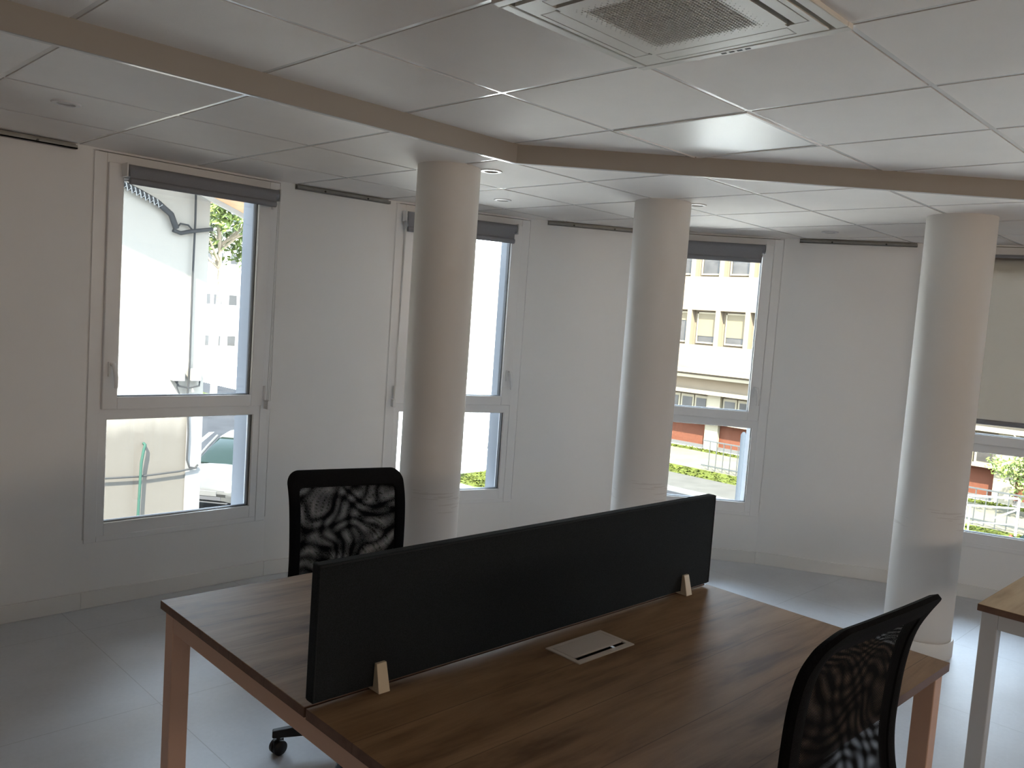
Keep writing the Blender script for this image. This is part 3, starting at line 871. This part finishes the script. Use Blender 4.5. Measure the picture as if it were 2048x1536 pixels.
def lawn(x0, x1, y0, y1, n, name):
    b = MB()
    b.box(x0, x1, y0, y1, G-.2, G+.015)
    for _ in range(n):
        x, y = random.uniform(x0+.1, x1-.1), random.uniform(y0+.1, y1-.1); a = random.uniform(0, PI); hgt = random.uniform(.03,.075)
        dx, dy = math.cos(a)*.07, math.sin(a)*.07; lx, ly = random.uniform(-.06,.06), random.uniform(-.06,.06)
        b.add([(x-dx,y-dy,G+.01),(x+dx,y+dy,G+.01),(x+lx,y+ly,G+hgt)], [(0,1,2)])
    return b.build('grass', M['grass'])
tag(lawn(22.7, 24.3, -10, 21, 4200, 'g'), 'strip of grass beside the pavement across the street', 'grass', kind='stuff')
tag(lawn(27.9, 28.68, -10, 21, 2500, 'g'), 'grass along the foot of the school wall', 'grass', kind='stuff')
tag(lawn(12.5, 18, 33, 44, 2500, 'g'), 'lawn beyond the white parked car', 'grass', kind='stuff')
tag(MB().add([(7.2,19.0,G+.004),(7.35,19.0,G+.004),(13.1,27.2,G+.004),(12.9,27.2,G+.004)], [(0,1,2,3)]).build('road_marking', M['kerb']), kind='structure')

tag(lawn(15.2, 17.4, 15.6, 17.8, 700, 'g'), 'small grass patch at the foot of the window behind the first column', 'grass', kind='stuff')
# ---- house across the yard
hs = empty('house', (3.89, 8.38, G), 0, 'old cream rendered house with cables and boxes on its wall outside the leftmost window', 'house')
HWY = 0.0
def roofz(x): return 5.66 - .35*x            # underside of the gable, local x from the corner
wl = MB(); vs = [(-9,0,0),(0,0,0),(0,0,roofz(0)),(-9,0,roofz(-9)),(-9,9,0),(0,9,0),(0,9,roofz(0)),(-9,9,roofz(-9))]
wl.add(vs, [(0,1,2,3),(5,4,7,6),(1,5,6,2),(4,0,3,7),(3,2,6,7),(0,4,5,1)])
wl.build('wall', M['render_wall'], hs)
q = MB().box(-.16, .006, -.012, .02, 0, 3.45); q.build('corner_stone', M['stone'], hs, bevel=.004)
rf = MB()
def slab(x0, x1, y0, y1, z, th):
    vs = [(x0,y0,roofz(x0)+z),(x1,y0,roofz(x1)+z),(x1,y1,roofz(x1)+z),(x0,y1,roofz(x0)+z)]
    vs = vs + [(a, b, c+th) for a, b, c in vs]
    return vs, [(3,2,1,0),(4,5,6,7),(0,1,5,4),(1,2,6,5),(2,3,7,6),(3,0,4,7)]
rf.add(*slab(-9.4, .75, -.62, 0.0, .03, .16)); rf.add(*slab(-9.4, .12, 0.0, 9.4, .03, .16)); rf.build('roof', M['roof'], hs)
sf = MB(); sf.add(*slab(-9.4, .70, -.60, -.0, .0, .03)); sf.add(*slab(.0, .11, 0, 9.3, .0, .03)); sf.build('soffit', M['wood_soffit'], hs)
fa = MB(); fa.add(*slab(-9.4, .6, -.035, -.0, -.05, .05)); fa.add(*slab(-9.4, .74, -.65, -.62, -.02, .2)); fa.build('fascia', M['fascia'], hs)
# cable bundle, thin cables, junction boxes, pipes  (local: x from the corner, z above the street)
def HP_(x, y, off=-.04):
    """point on the wall from world x and world z"""
    return (x-3.92, off, y-G)
cb = MB()
pts = [HP_(2.6,2.82,-.06), HP_(3.02,2.65,-.06), HP_(3.18,2.59,-.07), HP_(3.35,2.52,-.07), HP_(3.49,2.42,-.07), HP_(3.55,2.29,-.06)]
cb.tube(pts, .030, 10)
cb.tube([HP_(3.52,2.27,-.06), HP_(3.60,2.25,-.05), HP_(3.70,2.28,-.05), HP_(3.93,2.33,-.05)], .020, 10)
cb.tube([HP_(3.56,2.29), HP_(3.60,2.345), HP_(3.68,2.34), HP_(3.73,2.29)], .009, 8)
cb.build('cable_bundle', M['cable'], hs, smooth=True)
ti = MB()
for k in range(9):
    f_ = k/8; x = 3.0+f_*.34; z = 2.65-f_*.13
    ti.tube([HP_(x-.02,z+.05,-.03), HP_(x,z+.02,-.10), HP_(x+.02,z-.05,-.09), HP_(x+.05,z-.02,-.10)], .007, 6)
ti.build('tie', M['wire_tie'], hs, smooth=True)
cv = MB()
cv.tube([HP_(3.74,3.0), HP_(3.75,2.4), HP_(3.745,1.76), HP_(3.75,.96), HP_(3.74,.62), HP_(3.765,.21), HP_(3.76,-.06), HP_(3.79,-.14), HP_(3.85,-.155), HP_(3.88,-.12)], .011, 8)
cv.tube([HP_(-2.0,-.22), HP_(2.93,-.185), HP_(3.28,-.195), HP_(3.68,-.175), HP_(3.87,-.15)], .010, 8)
cv.tube([HP_(3.60,.77), HP_(3.65,.71), HP_(3.75,.69), HP_(3.86,.71), HP_(3.865,.78)], .009, 8)
cv.tube([HP_(3.63,.77), HP_(3.63,.69), HP_(3.66,.62), HP_(3.74,.60)], .007, 8)
cv.build('cable', M['cable'], hs, smooth=True)
for (x0, x1, z0, z1) in ((3.57,3.69,.765,.90),(3.755,3.86,.765,.89)):
    MB().box(x0-3.92, x1-3.92, -.08, -.0, z0-G, z1-G).build('junction_box', M['box'], hs, bevel=.005)
gp = MB(); gp.tube([HP_(3.33,.13,-.0), HP_(3.325,.125,-.05), HP_(3.31,.08,-.06), HP_(3.29,-.05,-.06), HP_(3.275,-.6,-.06), HP_(3.27,-2.9,-.06)], .014, 10)
gp.build('drain_pipe', M['green_pipe'], hs, smooth=True)

# ---- school across the street
sch = empty('school_building', (29, 0, G), 0, 'beige school building with rows of square windows over orange red panels', 'building')
Y0, Y1 = -8.0, 22.5
w_ = MB()
SW = [17.27 + 1.29*k for k in range(-19, 4)]            # left edge (larger y) of each niche
NW = 1.09
bands = [(0, .16, 1)]
# solid parts of the face: horizontal bands and piers between niches
def fz(z): return z - G
w_.box(0, 10, Y0, Y1, 0, fz(8.6))                      # body, its face is the back of the niches
D = .30
w_.box(-D, 0, Y0, Y1, fz(-.24), fz(1.09)); w_.box(-D, 0, Y0, Y1, fz(2.47), fz(3.80)); w_.box(-D, 0, Y0, Y1, fz(5.25), fz(6.6)); w_.box(-D, 0, Y0, Y1, fz(7.9), fz(8.6))
for (z0, z1) in ((1.09, 2.47), (3.80, 5.25), (6.6, 7.9)):
    e = [Y1] + [v for y in sorted(SW, reverse=True) for v in (y, y-NW)] + [Y0]
    for a, b in zip(e[0::2], e[1::2]):
        if a > b: w_.box(-D, 0, b, a, fz(z0), fz(z1))
w_.build('wall', M['school'], sch)
lg = MB()
lg.box(-.55, -D, Y0, Y1, fz(-.02), fz(.14)); lg.box(-.42, -D, Y0, Y1, fz(-.22), fz(-.10)); lg.box(-.50, -.0, Y0, Y1, fz(-.82), fz(-.70)); lg.box(-.4, 0, Y0, Y1, fz(-1.95), fz(-1.86))
lg.build('ledge', M['school_frame'], sch)
rng = random.Random(3)
for (z0, z1) in ((1.22, 2.40), (3.93, 5.2), (6.7, 7.85)):
    for y in SW:
        a, b = y-NW+.06, y-.16
        f = MB()
        f.box(-.10, -.02, a, b, fz(z0-.06), fz(z0)); f.box(-.10, -.02, a, b, fz(z1-.06), fz(z1)); f.box(-.10,-.02, a, a+.05, fz(z0), fz(z1)); f.box(-.10,-.02, b-.05, b, fz(z0), fz(z1))
        wo = f.build('window', M['school_frame'], sch)
        MB().box(-.06, -.01, a+.05, b-.05, fz(z0), fz(z1)).build('pane', M['school_pane'], wo)
        dr = rng.choice((.05, .3, .62, .8, .9))
        MB().box(-.085, -.065, a+.05, b-.05, fz(z1-(z1-z0)*dr), fz(z1)).build('shutter', M['school_blind'], wo)
        if z0 > 3: continue
for k in range(-9, 3):
    yb = 16.97 + 2.58*k                                # pillar from yb to yb + .58
    MB().box(-.22, 0, yb, yb+.58, 0, fz(-.75)).build('pillar', M['school_frame'], sch)
    MB().box(-.06, 0, yb+.58, yb+2.58, fz(-2.86), fz(-1.95)).build('panel', M['orange'], sch)
    for q_ in range(3):
        a = yb+.62+q_*.65
        f = MB().box(-.1,-.02,a,a+.6,fz(-1.86),fz(-.92))
        wo = f.build('window', M['school_frame'], sch)
        MB().box(-.12,-.09,a+.08,a+.52,fz(-1.8),fz(-1.02)).build('pane', M['school_pane'], wo)
MB().box(-.12, 0, Y0, Y1, 0, fz(-2.86)).build('plinth', M['plinth'], sch)

# ---- far pale buildings
fb = empty('apartment_block', (24, 60, G), 0, 'far white apartment block with rows of small dark windows', 'building')
MB().box(-4, 16, 0, 12, 0, 16).build('wall', M['white_build'], fb)
for z in (1.0, 4.1, 7.2, 10.3):
    for x in (2.6, 3.5, 4.4, 5.6, 6.6, 7.6):
        f = MB().box(x, x+.62, -.03, .0, z, z+.75).build('window', M['far_pane'], fb)
MB().box(2.0, 9.0, -1.6, 0, 0, .9).build('porch', M['white_build'], fb)
pb = empty('pale_building', (40, 44, G), R(-45), 'plain pale building glaring in the window behind the first column', 'building')
MB().box(-9, 13, 0, 10, 0, 9).build('wall', M['white_build'], pb)
for x in (-6, -2, 2, 6, 10): MB().box(x, x+1.2, -.03, 0, 3.6, 5.0).build('window', M['school_blind'], pb)

# ---- trees
def tree(name, x, y, trunk_h, cz, rx, rz, n, leaf, size, label, seed, twigs=6):
    rg = random.Random(seed)
    t = empty(name, (x, y, G), 0, label, 'tree', 'trees along the street')
    tr = MB(); pts = []; 
    for k in range(7):
        pts.append((rg.uniform(-.06,.06)*k/3, rg.uniform(-.06,.06)*k/3, trunk_h*k/6))
    tr.tube(pts, [.15-.014*k for k in range(7)], 10)
    for k in range(twigs):
        a = rg.uniform(0, 2*PI); z0 = trunk_h*rg.uniform(.5,.95); e = (math.cos(a)*rx*.7, math.sin(a)*rx*.7, z0+rg.uniform(.6,1.8))
        tr.tube([(0,0,z0), (e[0]*.5,e[1]*.5,z0+(e[2]-z0)*.65), e], [.06,.04,.015], 7)
    tr.build('trunk', M['bark'], t, smooth=True)
    cr = MB(); cl = []
    for _ in range(26):
        while True:
            p = Vector((rg.uniform(-1,1), rg.uniform(-1,1), rg.uniform(-1,1)))
            if p.length < 1: break
        cl.append((p.x*rx, p.y*rx, cz+p.z*rz))
    for _ in range(n):
        c = rg.choice(cl); p = Vector((rg.gauss(c[0], rx*.17), rg.gauss(c[1], rx*.17), rg.gauss(c[2], rz*.15)))
        a = Vector((rg.uniform(-1,1), rg.uniform(-1,1), rg.uniform(-1,1))).normalized(); b = a.orthogonal().normalized()
        s = size*rg.uniform(.6,1.3)
        cr.add([p-a*s, p+b*s*.5, p+a*s, p-b*s*.5], [(0,1,2,3)])
    cr.build('crown', leaf, t)
tree('leafy_tree', 15.3, 32.0, 7.5, 8.2, 2.3, 2.2, 5200, M['leaf2'], .15, 'tall leafy tree beyond the corner of the house', 4, 10)
tree('leafy_tree', 12.75, 15.35, 3.9, 4.9, .80, .75, 900, M['leaf2'], .11, 'leafy tree mostly hidden by the first column', 9)
tree('leafy_tree', 27.0, 5.75, 1.1, 1.45, .95, .75, 1500, M['leaf2'], .07, 'bright young tree outside the window at the right edge', 12)

# ---- railings and post
def railing():
    t = empty('metal_railing', (24.42, 0, G+.02), 0, 'dark railing with thin upright bars before the school', 'railing')
    r = MB()
    for z in (.12, .95): r.box(-.02,.02, 3.0, 14.9, z, z+.04)
    r.build('rail', M['rail_dark'], t)
    for k in range(45):
        y = 3.1+k*.262
        MB().box(-.012,.012,y-.012,y+.012,0,.98).build('bar', M['rail_dark'], t)
railing()
br = empty('pedestrian_barrier', (22.9, 6.30, G+.05), math.atan2(-.95,.94), 'white tubular pedestrian barrier outside the window at the right edge', 'barrier')
b = MB()
b.tube([(0,0,0),(0,0,.92),(.03,0,.95),(1.30,0,.95),(1.33,0,.92),(1.33,0,0)], .03, 10)
b.tube([(0,0,.70),(1.33,0,.70)], .024, 8)
b.build('frame', M['rail_white'], br, smooth=True)
b = MB(); b.tube([(.12,0,.03),(.12,0,.70)], .02, 8); b.tube([(.75,0,.42),(1.33,0,.68)], .02, 8); b.tube([(0,0,.28),(1.33,0,.28)], .016, 8)
b.build('brace', M['rail_white'], br, smooth=True)
po = empty('street_post', (12.67, 6.97, G), 0, 'grey street post outside the window right of the second column', 'post')
MB().lathe([(.065,0),(.065,.25),(.047,.30),(.047,2.95),(.02,3.0)], 20).build('shaft', M['post'], po, smooth=True)

# ---- cars
def make_car(loc, rz, paint, label):
    """small hatchback; local +X is the front"""
    t = empty('car', (*loc, G), rz, label, 'car', 'parked cars in the street')
    Lh, Wh = 1.92, .83
    # body from cross sections along x: (x, half width, bottom z, shoulder z, centre z)
    secs = [(-1.93,.60,.42,.72,.74),(-1.88,.74,.30,.86,.88),(-1.6,.80,.24,.93,.95),(-.8,.83,.22,.95,.97),(.2,.83,.22,.94,.96),(.95,.82,.22,.90,.96),(1.45,.79,.24,.80,.90),(1.75,.72,.26,.68,.76),(1.90,.60,.30,.56,.60),(1.95,.46,.34,.50,.52)]
    b = MB(); vs = []
    for (x, hw, zb, zs, zc) in secs:
        ring = [(-hw*.92,zb),(-hw,zb+.14),(-hw,(zb+zs)/2),(-hw*.97,zs-.05),(-hw*.86,zs),(-hw*.45,zc-.01),(0,zc),(hw*.45,zc-.01),(hw*.86,zs),(hw*.97,zs-.05),(hw,(zb+zs)/2),(hw,zb+.14),(hw*.92,zb)]
        vs += [(x, y, z) for y, z in ring]
    m = 13
    fs = [(i*m+j, i*m+(j+1)%m, (i+1)*m+(j+1)%m, (i+1)*m+j) for i in range(len(secs)-1) for j in range(m)]
    fs += [tuple(range(m)), tuple(range((len(secs)-1)*m, len(secs)*m))]
    b.add(vs, fs)
    bo = b.build('body', paint, t, smooth=True)
    # glasshouse
    g = MB(); vs = []
    gs = [(-1.80,.66,.90,.92),(-1.45,.66,.92,1.36),(-1.0,.66,.93,1.46),(-.2,.67,.94,1.49),(.25,.66,.94,1.42),(.72,.66,.94,1.14),(1.02,.68,.93,.95)]
    for (x, hw, z0, z1) in gs:
        k = 1-.22*(z1-z0)/.55
        vs += [(x,-hw-.06,z0),(x,-hw*k,z1-.06*(z1-z0)),(x,-hw*k*.8,z1),(x,hw*k*.8,z1),(x,hw*k,z1-.06*(z1-z0)),(x,hw+.06,z0)]
    m = 6
    fs = [(i*m+j, i*m+(j+1)%m, (i+1)*m+(j+1)%m, (i+1)*m+j) for i in range(len(gs)-1) for j in range(m)]
    fs += [tuple(range(m)), tuple(range((len(gs)-1)*m, len(gs)*m))]
    g.add(vs, fs); g.build('windscreen', M['car_glass'], t, smooth=True)
    rfm = MB(); vs = []
    for (x, hw, z1) in ((-1.62,.52,1.30),(-1.42,.54,1.385),(-1.0,.55,1.48),(-.2,.56,1.508),(.15,.55,1.46),(.27,.545,1.425)):
        vs += [(x,-hw,z1-.05),(x,-hw*.86,z1),(x,hw*.86,z1),(x,hw,z1-.05)]
    fs = [(i*4+j, i*4+j+1, (i+1)*4+j+1, (i+1)*4+j) for i in range(5) for j in range(3)]
    rfm.add(vs, fs); ro = rfm.build('roof', paint, t, smooth=True)
    so = ro.modifiers.new('thick', 'SOLIDIFY'); so.thickness = .03
    for s in (-1, 1):
        MB().tube([(1.0,s*.74,.93),(.55,s*.66,1.23),(.2,s*.60,1.43)], .03, 8).build('pillar', paint, t, smooth=True)
        # wing mirror
        MB().lathe([(.001,-.08),(.05,-.06),(.065,0),(.05,.06),(.001,.08)], 12, Matrix.Translation((.55,s*.92,.98)) @ Matrix.Rotation(PI/2,4,'X')).build('mirror', paint, t, smooth=True)
        # lamps
        hl = MB(); hl.lathe([(.001,-.04),(.075,-.035),(.11,0),(.075,.035),(.001,.04)], 20, Matrix.Translation((1.70,s*.585,.665)) @ Matrix.Rotation(s*.62,4,'Z') @ Matrix.Rotation(.95,4,'Y') @ Matrix.Diagonal((1.0,1.45,1,1)))
        hl.build('headlamp', M['lamp_glass'], t, smooth=True)
        tl = MB(); tl.lathe([(.001,-.04),(.06,-.035),(.085,0),(.06,.035),(.001,.04)], 18, Matrix.Translation((-1.84,s*.66,.93)) @ Matrix.Rotation(PI/2,4,'Y') @ Matrix.Diagonal((1.9,.9,1,1)))
        tl.build('tail_lamp', M['tail'], t, smooth=True)
        fg = MB(); fg.lathe([(.001,0),(.05,0),(.05,.02),(.001,.02)], 16, Matrix.Translation((1.86,s*.47,.40)) @ Matrix.Rotation(PI/2,4,'Y'))
        fg.build('fog_lamp', M['lamp_glass'], t, smooth=True)
        for x in (-1.2, 1.22):
            w = MB(); w.lathe([(.17,-.09),(.285,-.09),(.30,-.06),(.30,.06),(.285,.09),(.17,.09)], 28, Matrix.Translation((x,s*.735,.30)) @ Matrix.Rotation(PI/2,4,'X'), cap=False)
            wo = w.build('wheel', M['tyre'], t, smooth=True)
            hb = MB(); hb.lathe([(.001,-.05),(.18,-.08),(.18,.08),(.001,.05)], 20, Matrix.Translation((x,s*.735,.30)) @ Matrix.Rotation(PI/2,4,'X'))
            hb.build('hub_cap', M['hub'], wo, smooth=True)
    gr = MB(); gr.box(1.86,1.965,-.36,.36,.345,.42); gr.box(1.85,1.93,-.40,-.30,.50,.545); gr.box(1.85,1.93,.16,.42,.50,.545); gr.box(1.6,1.955,-.5,.5,.28,.30)
    gr.build('grille', M['grille'], t)
    MB().box(1.955,1.968,-.26,.26,.43,.54).build('number_plate', M['plate'], t, bevel=.003)
    MB().box(-1.955,-1.935,-.26,.26,.48,.59).build('number_plate', M['plate'], t, bevel=.003)
    return t
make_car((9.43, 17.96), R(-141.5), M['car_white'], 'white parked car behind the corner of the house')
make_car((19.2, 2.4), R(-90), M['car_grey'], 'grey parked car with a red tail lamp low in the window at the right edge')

# ------------------------------------------------------------------ light
world = bpy.data.worlds.new('sky'); sc.world = world; world.use_nodes = True
nt = world.node_tree; nt.nodes.clear()
wo = nt.nodes.new('ShaderNodeOutputWorld'); bg = nt.nodes.new('ShaderNodeBackground')
SKY, SUN = 7.5, 22.0
tc = nt.nodes.new('ShaderNodeTexCoord'); sep = nt.nodes.new('ShaderNodeSeparateXYZ'); nt.links.new(tc.outputs['Generated'], sep.inputs[0])
rp = nt.nodes.new('ShaderNodeValToRGB'); rp.color_ramp.elements[0].position = 0; rp.color_ramp.elements[0].color = (.82,.90,1,1)
rp.color_ramp.elements[1].position = .6; rp.color_ramp.elements[1].color = (.62,.78,1,1)
nt.links.new(sep.outputs['Z'], rp.inputs['Fac']); nt.links.new(rp.outputs['Color'], bg.inputs['Color'])
bg.inputs['Strength'].default_value = SKY
nt.links.new(bg.outputs[0], wo.inputs['Surface'])
sl = bpy.data.lights.new('sun', 'SUN'); sl.energy = SUN; sl.angle = .02; sl.color = (1,.93,.82)
so = bpy.data.objects.new('sun', sl); COL.objects.link(so)
el = R(50); tr = Vector((.72*math.cos(el), .69*math.cos(el), -math.sin(el)))
so.rotation_euler = tr.to_track_quat('-Z', 'Y').to_euler(); so.location = (-10,-10,20)
# sky portals in the window openings (sampling aid for daylight only)
for i in WIN:
    a, w, ang = facet_matrix(i)
    pl = bpy.data.lights.new('daylight_portal', 'AREA'); pl.shape = 'RECTANGLE'; pl.size = w; pl.size_y = HEAD-SILL
    pl.cycles.is_portal = True
    p = bpy.data.objects.new('daylight_portal', pl); COL.objects.link(p)
    d = Vector((math.cos(ang), math.sin(ang), 0)); n = Vector((-d.y, d.x, 0))
    c = Vector((a.x, a.y, 0)) + d*w/2 + n*(TH+.01); c.z = (SILL+HEAD)/2
    p.location = c; p.rotation_euler = (-n).to_track_quat('-Z', 'Z').to_euler()

for (x0, x1) in FILL_WIN:
    pl = bpy.data.lights.new('daylight_portal', 'AREA'); pl.shape = 'RECTANGLE'; pl.size = x1-x0; pl.size_y = BZ1-BZ0
    pl.cycles.is_portal = True
    p = bpy.data.objects.new('daylight_portal', pl); COL.objects.link(p)
    p.location = ((x0+x1)/2, YB_-.21, (BZ0+BZ1)/2); p.rotation_euler = Vector((0,1,0)).to_track_quat('-Z', 'Z').to_euler()
vs_ = sc.view_settings
sc.display_settings.display_device = 'sRGB'
vs_.view_transform = 'Standard'; vs_.look = 'None'; vs_.exposure = 1.2; vs_.gamma = 1.0; vs_.use_curve_mapping = False
sc.cycles.max_bounces = 10; sc.cycles.diffuse_bounces = 6; sc.cycles.glossy_bounces = 4; sc.cycles.transparent_max_bounces = 16
sc.cycles.caustics_reflective = False; sc.cycles.caustics_refractive = False
sc.cycles.sample_clamp_indirect = 12
